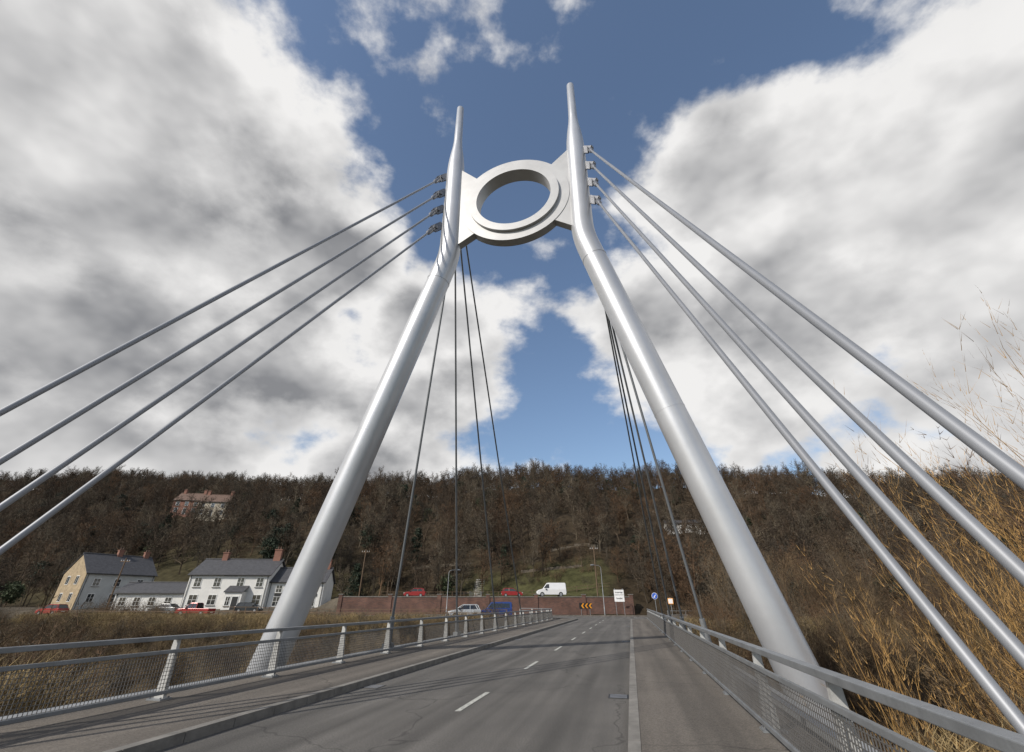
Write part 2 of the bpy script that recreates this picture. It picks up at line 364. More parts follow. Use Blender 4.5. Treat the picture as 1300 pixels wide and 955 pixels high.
def railing(X,out,curve,y0=-12):
    e=empty('bridge_railing',(0,0,0),-AL)
    path=[(X,y0),(X,60)]
    if curve: path=[(X,y0),(X,56)]+[(X-7+7*math.cos(math.radians(a)),56+9*math.sin(math.radians(a))) for a in(15,30,45,60,75)]
    mb=MB()
    def off(p,o): return (p[0]+out*o,p[1])
    for i in range(len(path)-1):
        a,b_=path[i],path[i+1]
        def R(z,w,h,k,o=0,ov=0.0):
            A=Vector((*off(a,o),z));Bv=Vector((*off(b_,o),z)); mb.beam(A,Bv,w,h,k)
        R(1.08,0.12,0.07,'rail',0.10); R(0.86,0.045,0.06,'rail',0.07); R(0.24,0.045,0.06,'rail',0.01)
    mb.build('rails',e,bevel=0.008)
    mp=MB(); mw=MB()
    for i in range(len(path)-1):
        a=Vector((*path[i],0));b_=Vector((*path[i+1],0));Ln=(b_-a).length;d=(b_-a)/Ln
        o=Vector((out,0,0))
        y=(2.65-y0)%3 if i==0 else Ln
        while y<=Ln:
            p=a+d*y
            mp.add([p+o*ox+d*dy+Vector((0,0,z)) for z,ox0,ox1 in((0.1,0.03,0.24),(1.043,0.10,0.20)) for ox,dy in((ox0,-0.035),(ox1,-0.035),(ox1,0.035),(ox0,0.035))],
                   [(0,1,2,3),(7,6,5,4),(0,4,5,1),(1,5,6,2),(2,6,7,3),(3,7,4,0)],'post')
            mp.box(p.x+out*0.15-0.16,p.x+out*0.15+0.16,p.y-0.12,p.y+0.12,0.118,0.145,'rail')
            for bx in(-0.12,0.12):
                for by in(-0.085,0.085): mp.cyl((p.x+out*0.15+bx,p.y+by,0.144),(p.x+out*0.15+bx,p.y+by,0.165),0.016,'lug',6)
            y+=3
        y=0.0
        while y<Ln:
            p=a+d*y; A=p+o*0.012+Vector((0,0,0.26)); Bv=p+o*0.068+Vector((0,0,0.85))
            mw.beam(A,Bv,0.008,0.008,'mesh'); y+=0.06
        for j in range(1,10):
            t=j/10; oo=o*(0.012+0.056*t); z=Vector((0,0,0.26+0.59*t))
            mw.beam(a+oo+z,b_+oo+z,0.007,0.007,'mesh')
    mp.build('posts',e); mw.build('mesh_infill',e)
railing(RL,-1,True); railing(RR,1,False)

# ---------------------------------------------------------------- buildings
def window(mb,x,z,w,h,y):
    mb.box(x-w/2-0.09,x+w/2+0.09,y-0.05,y+0.05,z-0.09,z+h+0.09,'frame')
    mb.box(x-w/2,x+w/2,y-0.065,y-0.02,z,z+h,'glass')
    mb.box(x-0.025,x+0.025,y-0.085,y-0.068,z,z+h,'frame')
    mb.box(x-w/2,x-0.028,y-0.083,y-0.068,z+h*0.5-0.02,z+h*0.5+0.02,'frame')
    mb.box(x+0.028,x+w/2,y-0.083,y-0.068,z+h*0.5-0.02,z+h*0.5+0.02,'frame')
    mb.box(x-w/2-0.15,x+w/2+0.15,y-0.14,y+0.02,z-0.18,z-0.093,'kerb')
def door(mb,x,w,h,y,k='black'):
    mb.box(x-w/2-0.1,x+w/2+0.1,y-0.05,y+0.05,0,h+0.1,'frame'); mb.box(x-w/2,x+w/2,y-0.08,y-0.02,0,h,k)
def block(mbW,mbR,x0,x1,y0,y1,ev,rg,wall,roof,base=-3):
    ym=(y0+y1)/2
    mbW.box(x0,x1,y0,y1,base,ev,wall)
    mbW.add([(x0,y0,ev),(x0,y1,ev),(x0,ym,rg-0.1),(x1,y0,ev),(x1,y1,ev),(x1,ym,rg-0.1)],[(0,1,2),(3,5,4)],wall)
    o=0.3; sl=(rg-ev)/(ym-y0); t=0.14
    for s,ya in((-1,y0),(1,y1)):
        ye=ya+s*o; ze=ev-o*sl
        vs=[(x0-o,ye,ze),(x1+o,ye,ze),(x1+o,ym,rg),(x0-o,ym,rg)]
        vs2=[(x,y,z+t) for x,y,z in vs]
        mbR.add(vs+vs2,[(0,1,2,3),(7,6,5,4),(0,4,5,1),(1,5,6,2),(2,6,7,3),(3,7,4,0)],roof)
    mbR.cyl((x0-o,ym,rg+t+0.02),(x1+o,ym,rg+t+0.02),0.12,roof,8)
    mbR.cyl((x0-o,y0-o-0.06,ev-o*sl+0.02),(x1+o,y0-o-0.06,ev-o*sl+0.02),0.07,'black',8)
    for xx in(x0+0.25,x1-0.25): mbR.cyl((xx,y0-0.08,-0.2),(xx,y0-0.08,ev-0.1),0.045,'black',8)
def chimney(mb,x,y,z0,z1,k,w=0.9):
    mb.box(x-w/2,x+w/2,y-0.35,y+0.35,z0,z1,k); mb.box(x-w/2-0.08,x+w/2+0.08,y-0.43,y+0.43,z1+0.002,z1+0.15,k)
    for dx in(-0.22,0.22): mb.cyl((x+dx,y,z1+0.152),(x+dx,y,z1+0.6),0.13,'tile',10,0.1)
pub=empty('white_pub',(-47.5,84.5,0.55),math.radians(6))
W=MB();R=MB();D=MB()
block(W,R,-6.5,6.3,0,8,5.3,7.7,'white','slate')
block(W,R,6.32,15.3,0.8,7.2,4.3,6.4,'white','slate')
block(W,R,-17.3,-6.52,0.6,6,2.6,4.0,'white','slate')
W.box(0.5,3.2,-1.6,-0.002,-1,2.7,'white'); R.add([(0.3,-1.8,2.6),(3.4,-1.8,2.6),(3.4,-0.01,3.5),(0.3,-0.01,3.5),(0.3,-1.8,2.72),(3.4,-1.8,2.72),(3.4,-0.01,3.62),(0.3,-0.01,3.62)],[(0,1,2,3),(7,6,5,4),(0,4,5,1),(1,5,6,2),(2,6,7,3),(3,7,4,0)],'slate')
for x in(-5,-1.9,1.8,4.9): window(D,x,3.5,1.0,1.25,0)
for x in(-5,-2,5): window(D,x,0.9,1.2,1.35,0)
window(D,1.2,0.8,0.6,1.2,-1.6); door(D,2.3,0.9,2.0,-1.6)
for x in(8,10.8,13.6): window(D,x,2.7,0.9,1.0,0.8)
for x in(8,13.6): window(D,x,0.7,1.1,1.3,0.8)
door(D,10.8,1.0,2.1,0.8)
for x in(-16,-13.8,-11.5,-9): window(D,x,0.8,0.9,1.1,0.6)
D.box(-1.1,1.1,-0.09,-0.02,5.02,5.28,'black'); D.box(7.5,14.4,0.70,0.78,2.1,2.5,'black')
chimney(R,-3.5,4,7.0,8.8,'pink'); chimney(R,5.4,4,7.0,9.4,'pink',1.2); chimney(R,14.6,4,5.8,7.8,'pink')
W.build('walls',pub);R.build('roof',pub);D.build('windows_and_door',pub)
def text(body,size,loc,rot,m,parent,name):
    c=bpy.data.curves.new(name,'FONT'); c.body=body; c.size=size; c.extrude=0.01; c.align_x='CENTER'; c.align_y='CENTER'
    c.materials.append(M[m]); o=bpy.data.objects.new(name,c); scene.collection.objects.link(o); o.location=loc; o.rotation_euler=rot; o.parent=parent; return o
text('THE BLACK SWAN',0.42,(10.95,0.68,2.3),(math.radians(90),0,0),'signw',pub,'name_letters')
sh=empty('stone_house',(-77,96,1.0),math.radians(62)); sh.scale=(0.93,0.93,0.93)
W=MB();R=MB();D=MB()
block(W,R,-6,6,-4.6,4.6,5.8,9.2,'greyw','slate')
W.box(-6.14,-6.004,-4.6,4.6,-3,5.8,'stone'); W.add([(-6.14,-4.6,5.8),(-6.14,4.6,5.8),(-6.14,0,9.05),(-6.004,-4.6,5.8),(-6.004,4.6,5.8),(-6.004,0,9.05)],[(0,1,2),(0,2,5,3),(1,4,5,2)],'stone')
for x in(-4,-0.5,3.5): window(D,x,3.6,1.0,1.2,-4.6); window(D,x,0.9,1.0,1.3,-4.6)
W.build('walls',sh)
for y,z in((-2,1),(2,1),(-1.8,3.9),(1.8,3.9)):
    D.box(-6.2,-6.12,y-0.6,y+0.6,z-0.1,z+1.4,'frame'); D.box(-6.23,-6.18,y-0.5,y+0.5,z,z+1.3,'glass'); D.box(-6.25,-6.232,y-0.03,y+0.03,z,z+1.3,'frame')
chimney(R,0,0,8.8,10.2,'pink'); chimney(R,5,0,8.8,10.2,'pink')
R.build('roof',sh);D.build('windows',sh)
def simple_house(name,x,y,rot,w,d,ev,rg,wall,roof,nw,dz=0,ch=True):
    e=empty(name,(x,y,H(x,y)+dz),math.radians(rot)); W=MB();R=MB();D=MB()
    block(W,R,-w/2,w/2,-d/2,d/2,ev,rg,wall,roof,-4)
    for i in range(nw):
        xx=-w/2+w*(i+0.5)/nw
        window(D,xx,ev-1.9,1.0,1.2,-d/2)
        if ev>4:
            if i==nw//2: door(D,xx,0.95,2.1,-d/2)
            else: window(D,xx,0.9,1.1,1.3,-d/2)
    if ch: chimney(R,w/2-1,0,rg-0.6,rg+1.2,'pink'); chimney(R,-w/2+1,0,rg-0.6,rg+1.2,'pink')
    W.build('walls',e);R.build('roof',e);D.build('windows',e)
HOUSES=[(-119,172,8,9,7,5.0,7.8,'pink','tile',3),(-108,170,8,10,7,5.2,8.0,'cream','tile',3),
        (53,140,-8,15,5,2.4,3.4,'white','slate',5)]
for h in HOUSES: simple_house('cottage' if h[5]<4 else 'house',*h,dz=-0.5,ch=h[5]>4)

mb=MB()
def wy(x): return 85+0.05*x
xsw=np.arange(-28,20.1,4)
for a,b_ in zip(xsw[:-1],xsw[1:]):
    mb.beam((a,wy(a),1.25),(b_,wy(b_),1.25),0.4,2.5,'brick'); mb.beam((a,wy(a),2.56),(b_,wy(b_),2.56),0.52,0.11,'kerb')
for x in np.arange(-28,20.1,8): mb.box(x-0.3,x+0.3,wy(x)-0.3,wy(x)+0.3,-0.1,2.85,'brick'); mb.box(x-0.38,x+0.38,wy(x)-0.38,wy(x)+0.38,2.852,2.95,'kerb')
mb.build('brick_retaining_wall')
mb=MB(); mb.beam((-31,92,2.40),(21,94.3,2.40),5.5,0.34,'asphalt'); mb.build('road')
def fence(name,pts,h,k,sp=2.0,bars=(0.5,1.0)):
    mb=MB()
    for (x0,y0),(x1,y1) in zip(pts[:-1],pts[1:]):
        n=max(1,int(math.hypot(x1-x0,y1-y0)/sp))
        for i in range(n):
            xa,ya=x0+(x1-x0)*i/n,y0+(y1-y0)*i/n; xb,yb=x0+(x1-x0)*(i+1)/n,y0+(y1-y0)*(i+1)/n
            za,zb=H(xa,ya),H(xb,yb)
            mb.beam((xa,ya,za-0.2),(xa,ya,za+h),0.09,0.09,k)
            for q in bars: mb.beam((xa,ya,za+h*q-0.05),(xb,yb,zb+h*q-0.05),0.04,0.06,k)
    return mb.build(name)
fence('guard_fence',[B(4,62)[:2],B(14,65)[:2],B(60,65)[:2]],1.0,'galv',1.8,(0.3,0.6,1.0))
fence('guard_fence',[B(-16,66)[:2],B(-60,66)[:2]],1.0,'wood',2.0)
fence('wooden_fence',[(-26,101),(-5,103),(20,103)],1.1,'wood',2.2)
fence('wooden_fence',[B(-75,52)[:2],B(-40,51)[:2],B(-12,51)[:2]],0.9,'wood',2.2)
mb=MB()
for i in range(24):
    y=97.5+i*0.62; z=H(-7,y); mb.box(-8,-6.2,y,y+0.64,z-0.4,z+0.14,'concrete')
for s in(-8.1,-6.1):
    for i in range(0,24,4):
        y=97.5+i*0.62; mb.cyl((s,y,H(s,y)),(s,y,H(s,y)+1.1),0.03,'galv',8)
mb.build('garden_steps')
mb=MB()
for (x0,x1,y) in((-20,-9,108),(2,16,112),(-24,-10,120),(6,22,124)):
    n=int((x1-x0)/2)
    for i in range(n):
        xa=x0+(x1-x0)*i/n; xb=x0+(x1-x0)*(i+1)/n; z=H(xa,y)
        mb.box(xa,xb-0.01,y-0.3,y+0.3,z-1,z+0.5,'stoned')
mb.build('stone_garden_wall')

# ---------------------------------------------------------------- vehicles
def car(name,x,y,z,rot,pm,kind='hatch',s=1.0):
    e=empty(name,(x,y,z),math.radians(rot)); e.scale=(s,s,s)
    P=MB()
    if kind=='hatch':
        body=[(-2.0,0.35),(-2.08,0.6),(-2.02,0.92),(-1.9,0.98),(0.85,0.95),(1.6,0.86),(1.98,0.70),(2.06,0.5),(2.0,0.28),(-1.95,0.26)]
        cab=[(-1.95,0.97),(-1.62,1.42),(-1.3,1.47),(0.0,1.47),(0.25,1.42),(1.0,0.945)]; roof=(-1.6,0.25,1.44); wx=(-1.25,1.3); wr=0.31; W_=0.84
    elif kind=='saloon':
        body=[(-2.15,0.35),(-2.22,0.6),(-2.15,0.95),(-1.4,1.0),(0.8,0.96),(1.7,0.86),(2.12,0.70),(2.2,0.5),(2.15,0.28),(-2.1,0.26)]
        cab=[(-1.6,0.98),(-1.05,1.38),(-0.8,1.42),(0.05,1.42),(0.3,1.38),(1.0,0.945)]; roof=(-1.0,0.3,1.39); wx=(-1.35,1.38); wr=0.31; W_=0.86
    elif kind=='pickup':
        body=[(-2.4,0.45),(-2.42,1.0),(-0.5,1.02),(1.1,1.04),(2.1,0.96),(2.35,0.75),(2.38,0.45),(2.3,0.38),(-2.35,0.38)]
        cab=[(-0.6,1.0),(-0.45,1.62),(-0.2,1.68),(0.45,1.68),(0.6,1.62),(1.15,1.03)]; roof=(-0.42,0.58,1.65); wx=(-1.45,1.5); wr=0.36; W_=0.87
    else:
        body=[(-2.3,0.35),(-2.36,0.6),(-2.33,1.1),(1.3,1.1),(2.0,0.98),(2.3,0.75),(2.35,0.5),(2.3,0.3),(-2.28,0.28)]
        cab=[(-2.33,1.08),(-2.28,1.85),(-2.15,1.95),(0.5,1.95),(0.75,1.88),(1.45,1.085)]; roof=None; wx=(-1.45,1.5); wr=0.34; W_=0.9
    P.prism_y(body,-W_,W_,pm)
    n=len(cab); G=MB()
    def cabm(mb,k,ins,grow=0.0):
        zt=max(c[1] for c in cab); zb=cab[0][1]; vs=[]
        for sgn in(-1,1):
            for (cx_,cz_) in cab:
                t=(cz_-zb)/(zt-zb); vs.append((cx_,sgn*(W_-0.05-ins*t),cz_))
        fs=[tuple(range(n)),tuple(range(2*n-1,n-1,-1))]+[(i,i+n,(i+1)%n+n,(i+1)%n) for i in range(n)]
        mb.add(vs,fs,k)
    if kind!='van':
        cabm(G,'glass',0.16)
        P.box(roof[0]+0.05,roof[1]-0.05,-W_+0.24,W_-0.24,roof[2]+0.02,roof[2]+0.075,pm)
        for sg in(-1,1):
            yb,yt=sg*(W_-0.05),sg*(W_-0.20)
            P.beam((cab[-1][0],yb,cab[-1][1]),(cab[-2][0],yt,cab[-2][1]),0.07,0.07,pm)
            P.beam((cab[0][0]+0.1,yb,cab[0][1]),(cab[1][0],yt,cab[1][1]),0.1,0.1,pm)
            mx=(cab[2][0]+cab[3][0])/2+0.05
            P.beam((mx,yb,cab[0][1]),(mx,yt,cab[2][1]),0.06,0.08,pm)
            P.beam((cab[1][0],yt,cab[1][1]+0.02),(cab[-2][0],yt,cab[-2][1]+0.02),0.07,0.06,pm)
            if kind!='pickup': P.beam((cab[0][0]+0.35,yb,cab[0][1]),(cab[1][0]+0.3,yt,cab[1][1]),0.06,0.1,pm)
    else:
        cabm(P,pm,0.12)
        for sg in(-1,1):
            G.add([(0.35,sg*(W_-0.055),1.2),(1.25,sg*(W_-0.055),1.2),(0.75,sg*(W_-0.13),1.75),(0.35,sg*(W_-0.13),1.75)],[(0,1,2,3)],'glass')
            if pm is pbl: G.add([(-2.0,sg*(W_-0.055),1.2),(0.2,sg*(W_-0.055),1.2),(0.2,sg*(W_-0.13),1.75),(-1.95,sg*(W_-0.13),1.75)],[(0,1,2,3)],'glass')
        G.add([(1.42,-0.72,1.15),(1.42,0.72,1.15),(0.80,0.66,1.87),(0.80,-0.66,1.87)],[(0,1,2,3)],'glass')
        G.box(-2.38,-2.34,-0.6,0.6,1.3,1.7,'glass')
    T=MB()
    for w in wx:
        for sg in(-1,1):
            T.cyl((w,sg*(W_-0.16),wr),(w,sg*(W_+0.02),wr),wr,'tyre',20); T.cyl((w,sg*(W_+0.022),wr),(w,sg*(W_+0.035),wr),wr*0.6,'hub',14)
    fx=body[-3][0] if kind!='van' else 2.33
    for sg in(-1,1):
        T.box(fx-0.22,fx-0.01 if kind!='van' else fx,sg*0.62-0.17,sg*0.62+0.17,0.62,0.76,'lampw')
        T.box(body[1][0]-0.01,body[1][0]+0.12,sg*0.7-0.1,sg*0.7+0.1,0.68,0.92,'lampr')
        T.box(0.75,0.95,sg*(W_+0.02)-0.1,sg*(W_+0.02)+0.1,0.98,1.12,'black')
    T.box(fx-0.02,fx+0.03,-0.45,0.45,0.36,0.52,'black'); T.box(body[1][0]-0.03,body[1][0]+0.02,-0.26,0.26,0.5,0.6,'signw')
    P.build('body',e,bevel=0.05); G.build('windows',e); T.build('wheels_and_lamps',e)
pr=paint('car_red',(0.28,0.02,0.02)); psil=paint('car_silver',(0.5,0.52,0.54)); pbl=paint('car_blue',(0.02,0.05,0.20)); pw=paint('car_white',(0.72,0.72,0.72)); pdk=paint('car_dark',(0.03,0.035,0.04)); pgr=paint('car_grey',(0.2,0.21,0.22))
car('parked_car',-6.2,67.5,0.0,195,psil,'hatch'); car('parked_van',-2.2,70,0.0,187,pbl,'van',0.92)
car('parked_car',0.0,89.8,2.58,3,pr,'hatch',0.9); car('parked_car',-17,89,2.54,183,pr,'hatch',0.9)
car('white_van',7.0,91.0,2.6,182,pw,'van',1.12)
car('pickup_truck',-41,67,0.15,178,pr,'pickup',0.9); car('parked_car',-72,81,H(-72,81)+0.05,170,pr,'hatch')
car('parked_car',-53,79,H(-53,79)+0.03,175,pgr,'saloon'); car('parked_car',-40,78.5,H(-40,78.5)+0.03,5,pdk,'hatch',0.9)

# ---------------------------------------------------------------- street furniture
def lamp(x,y,h,ang):
    z=H(x,y); mb=MB(); mb.tube([(0,0,-0.2),(0,0,1.2),(0,0,1.25),(0,0,h-0.4)],[0.09,0.09,0.06,0.05],'galv',12)
    pts=[(0,0,h-0.4),(0.1,0,h-0.15),(0.4,0,h),(1.2,0,h+0.05)]; mb.tube(pts,[0.045,0.04,0.035,0.03],'galv',10)
    mb.tube([(1.1,0,h+0.05),(1.3,0,h+0.05),(1.7,0,h+0.04),(1.8,0,h+0.02)],[0.05,0.12,0.1,0.03],'galv',10)
    mb.build('street_lamp',loc=(x,y,z),rotz=ang)
lamp(-9.5,75,6,0.4); lamp(14.5,81,7,3.4); lamp(-33,76,5.5,-0.4)
e=empty('chevron_sign',(11.5,80.6,H(11.5,80.6)),0.15); mb=MB()
for s in(-0.7,0.7): mb.cyl((s,0.05,-0.2),(s,0.05,1.7),0.04,'galv',10)
mb.box(-1.0,1.0,-0.03,0.02,0.95,1.75,'black')
for k in range(3):
    x0=-0.55+k*0.62
    pts=[(x0+0.12,1.02),(x0+0.36,1.02),(x0+0.1,1.35),(x0+0.36,1.68),(x0+0.12,1.68),(x0-0.16,1.35)]
    mb.prism_y(pts,-0.045,-0.032,'orange')
mb.build('board',e)
e=empty('direction_sign',(16.6,79,H(16.6,79)),-0.1); mb=MB()
for s in(-0.6,0.6): mb.cyl((s,0.05,-0.2),(s,0.05,3.7),0.045,'galv',10)
mb.box(-0.75,0.75,-0.03,0.02,1.9,3.5,'signw')
mb.box(-0.68,0.68,-0.036,-0.03,2.78,2.83,'black'); mb.build('board',e)
text('Ironbridge',0.26,(0,-0.045,3.15),(math.radians(90),0,0),'black',e,'letters_1'); text('Broseley',0.26,(0,-0.045,2.35),(math.radians(90),0,0),'black',e,'letters_2')
e=empty('keep_left_sign',(20.7,74,H(20.7,74)),-0.2); mb=MB()
mb.cyl((0,0.05,-0.2),(0,0.05,3.0),0.045,'galv',10); mb.cyl((0,0.0,2.6),(0,-0.03,2.6),0.42,'signw',28); mb.cyl((0,-0.032,2.6),(0,-0.045,2.6),0.38,'blue',28)
mb.beam((0.15,-0.05,2.75),(-0.12,-0.05,2.45),0.01,0.09,'signw',(0,0,1)); mb.beam((-0.17,-0.05,2.43),(0.05,-0.05,2.43),0.01,0.08,'signw'); mb.build('disc_and_post',e)
e=empty('warning_sign',(21.8,70.5,H(21.8,70.5)),-0.2); mb=MB(); mb.cyl((0,0.05,-0.2),(0,0.05,2.4),0.045,'galv',10); mb.box(-0.35,0.35,-0.03,0.02,1.6,2.3,'orange'); mb.box(-0.28,0.28,-0.036,-0.031,1.67,2.23,'signw'); mb.build('board_and_post',e)
for x,y,h in((16.5,98,9),(-30,100,9),(-66,84,8)):
    mb=MB(); mb.tube([(0,0,-0.5),(0,0,h)],[0.14,0.1],'wood',10); mb.box(-0.8,0.8,-0.06,0.06,h-0.6,h-0.48,'wood')
    for q in(-0.7,-0.3,0.3,0.7): mb.cyl((q,0,h-0.48),(q,0,h-0.3),0.04,'signw',8)
    mb.build('telegraph_pole',loc=(x,y,H(x,y)))

# ---------------------------------------------------------------- vegetation
def nrm(v): return v/ (np.linalg.norm(v)+1e-9)
def grow(S,r_,p,d,Ln,r,lev,cfg):
    n=cfg['n'][lev]; step=Ln/n; last=lev==len(cfg['n'])-1
    for i in range(n):
        d=nrm(d+r_.normal(0,cfg['wob'][lev],3)+np.array([0,0,cfg['up'][lev]]))
        q=p+d*step; ra=r*(1-0.75*i/n); rb=r*(1-0.75*(i+1)/n)
        S.append((p,q,ra,rb))
        if not last and (i+1)/n>cfg['st'][lev]:
            m=cfg['k'][lev]; m=int(m)+(r_.random()<(m-int(m)))
            for _ in range(m):
                a=nrm(np.cross(d,r_.normal(0,1,3))); ang=math.radians(r_.uniform(*cfg['ang']))
                cd=d*math.cos(ang)+a*math.sin(ang)
                grow(S,r_,q,cd,Ln*cfg['len'][lev]*r_.uniform(0.6,1.15)*(1.1-0.5*(i+1)/n),rb*cfg.get('rr',0.6),lev+1,cfg)
        p=q
def segs_mesh(name,S,k,minr=0.0):
    P0=np.array([s[0] for s in S]);P1=np.array([s[1] for s in S]);r0=np.array([s[2] for s in S]);r1=np.array([s[3] for s in S])
    thin=r0<=minr*1.15
    ra=np.maximum(r0,minr);rb=np.maximum(r1,minr*0.6)
    D=P1-P0; D/=np.linalg.norm(D,axis=1)[:,None]+1e-9
    ref=np.where(np.abs(D[:,2:3])>0.9,np.array([[1.,0,0]]),np.array([[0,0,1.]]))
    A=np.cross(D,ref);A/=np.linalg.norm(A,axis=1)[:,None];Bv=np.cross(D,A)
    T=~thin; V=[]
    for P,r in((P0[T],ra[T]),(P1[T],rb[T])):
        for j in range(3):
            t=2*math.pi*j/3; V.append(P+A[T]*(r*math.cos(t))[:,None]+Bv[T]*(r*math.sin(t))[:,None])
    V1=np.stack(V,1).reshape(-1,3); o=np.arange(T.sum())[:,None]*6
    F1=np.concatenate([o+np.array([[j,(j+1)%3,3+(j+1)%3,3+j]]) for j in range(3)],0)
    n=int(thin.sum())
    ph=np.random.default_rng(1).uniform(0,np.pi,n)[:,None]
    E=A[thin]*np.cos(ph)+Bv[thin]*np.sin(ph)
    V2=np.stack([P0[thin]-E*ra[thin][:,None]*1.15,P0[thin]+E*ra[thin][:,None]*1.15,P1[thin]],1).reshape(-1,3)
    F2=np.arange(3*n)+len(V1)
    V=np.concatenate([V1,V2]); lv=np.concatenate([F1.ravel(),F2])
    st=np.concatenate([np.arange(0,F1.size,4),F1.size+np.arange(0,3*n,3)]); tt=np.concatenate([np.full(len(F1),4),np.full(n,3)])
    me=rawmesh(name,V,lv,st,tt,False); me.materials.append(M[k]); return me
TREE=dict(n=[7,4,2,1],k=[2.8,2.6,3.6],st=[0.28,0.2,0.0],wob=[0.08,0.14,0.18,0.2],up=[0.05,0.09,0.08,0.02],ang=(25,58),len=[0.48,0.5,0.6],rr=0.6)
def proto_tree(i,k,Ht=10,minr=0.02):
    r_=np.random.default_rng(100+i); S=[]
    grow(S,r_,np.array([0,0,-0.5]),np.array([0,0,1.]),Ht*0.85,Ht*0.016,0,TREE)
    return segs_mesh('bare_tree_mesh',S,k,minr),len(S)
def leafmesh(name,pts,size,k,r_):
    n=len(pts); a=r_.normal(0,1,(n,3));a/=np.linalg.norm(a,axis=1)[:,None]; c=np.cross(a,r_.normal(0,1,(n,3)));c/=np.linalg.norm(c,axis=1)[:,None]
    s=(size*r_.uniform(0.5,1.3,n))[:,None]
    V=np.stack([pts-a*s,pts+c*s*0.5,pts+a*s,pts-c*s*0.5],1).reshape(-1,3); F=np.arange(4*n).reshape(n,4)
    me=fastmesh(name,V,F); me.materials.append(M[k]); return me
def proto_ever(i,k,Ht=9,conifer=False):
    r_=np.random.default_rng(300+i); pts=[]
    for c in range(60):
        if conifer:
            z=Ht*r_.uniform(0.1,1)**0.9; R=(1-z/Ht)*Ht*0.24+0.15; t=r_.uniform(0,6.28); cc=np.array([R*math.cos(t),R*math.sin(t),z-0.1*R]); sg=0.35
        else:
            v=nrm(r_.normal(0,1,3))*r_.uniform(0.5,1); cc=np.array([v[0]*Ht*0.3,v[1]*Ht*0.3,Ht*0.52+v[2]*Ht*0.42]); sg=0.5
        pts.append(cc+r_.normal(0,sg,(30,3))*np.array([1,1,0.6]))
    return leafmesh('evergreen_mesh',np.concatenate(pts),0.28,k,r_)
def coll(name,meshes):
    c=bpy.data.collections.new(name)
    for i,m in enumerate(meshes):
        o=bpy.data.objects.new(name+'_%d'%i,m); c.objects.link(o)
    return c
def scatter(name,pts,c,smin,smax,seed=0):
    me=bpy.data.meshes.new(name); me.from_pydata([tuple(p) for p in pts],[],[])
    o=bpy.data.objects.new(name,me); scene.collection.objects.link(o)
    ng=bpy.data.node_groups.new(name,'GeometryNodeTree')
    ng.interface.new_socket(name='Geometry',in_out='INPUT',socket_type='NodeSocketGeometry'); ng.interface.new_socket(name='Geometry',in_out='OUTPUT',socket_type='NodeSocketGeometry')
    N=ng.nodes;L=ng.links; gi=N.new('NodeGroupInput');go=N.new('NodeGroupOutput')
    ci=N.new('GeometryNodeCollectionInfo'); ci.inputs['Collection'].default_value=c; ci.inputs['Separate Children'].default_value=True; ci.inputs['Reset Children'].default_value=True
    ip=N.new('GeometryNodeInstanceOnPoints'); ip.inputs['Pick Instance'].default_value=True
    rv=N.new('FunctionNodeRandomValue'); rv.data_type='FLOAT_VECTOR'; rv.inputs[0].default_value=(-0.08,-0.08,0); rv.inputs[1].default_value=(0.08,0.08,6.28); rv.inputs['Seed'].default_value=seed
    rs=N.new('FunctionNodeRandomValue'); rs.data_type='FLOAT'; rs.inputs[2].default_value=smin; rs.inputs[3].default_value=smax; rs.inputs['Seed'].default_value=seed+5
    L.new(gi.outputs[0],ip.inputs['Points']); L.new(ci.outputs[0],ip.inputs['Instance']); L.new(rv.outputs[0],ip.inputs['Rotation']); L.new(rs.outputs[1],ip.inputs['Scale']); L.new(ip.outputs[0],go.inputs[0])
    md=o.modifiers.new('gn','NODES'); md.node_group=ng; return o
kinds=['twig','twig2','twig','twig3','twig2','twig']
tm=[];cnt=0
for i,k in enumerate(kinds):
    me_,c_=proto_tree(i,k,10,0.03); tm.append(me_); cnt+=c_
treec=coll('bare_tree_kind',tm)
everc=coll('evergreen_kind',[proto_ever(0,'ever'),proto_ever(1,'ever',10,True),proto_ever(2,'ever',8),proto_ever(3,'shrubg',6)])
def okpt(x,y):
    for h in HOUSES:
        if abs(x-h[0])<h[3]/2+2 and -13<y-h[1]<h[4]/2+3: return False
    if -31<x<26 and y<103: return False
    if -10<x<20 and y<114: return rng.random()<0.35
    return True
pts=[];ev=[]
for _ in range(7200):
    x=rng.uniform(-330,240); y=rng.uniform(70,280); Xb,Yb=toB(x,y)
    if abs(x)>1.3*y+12: continue
    if Yb<82+10*rng.random() or Yb>195: continue
    if -100<x<-28 and Yb<97: continue
    if not okpt(x,y): continue
    (ev if rng.random()<0.055 else pts).append((x,y,H(x,y)))
for _ in range(1900):
    Xb=rng.uniform(-330,220); Yb=rng.uniform(186,214); x,y,_z=B(Xb,Yb)
    if abs(x)>1.3*y+12: continue
    (ev if rng.random()<0.05 else pts).append((x,y,H(x,y)))
for _ in range(90):
    x=rng.uniform(-190,-94); y=rng.uniform(78,110); pts.append((x,y,H(x,y)))
for _ in range(130):
    x=rng.uniform(26,120); y=rng.uniform(84,110)
    pts.append((x,y,H(x,y)))
scatter('hillside_woodland',pts,treec,0.6,1.2,1)
for (x,y) in((-105,142),(-108,140),(-111,143),(-107,146),(-60,120),(-30,135),(30,118),(-35,112),(-88,108),(-100,102)): ev.append((x,y,H(x,y)))
scatter('evergreen_trees',ev,everc,0.5,1.0,3)
SCR=dict(n=[4,2,1],k=[2.2,2.6],st=[0.0,0.0],wob=[0.10,0.14,0.2],up=[-0.01,0.02,0.0],ang=(22,55),len=[0.5,0.55],rr=0.65)
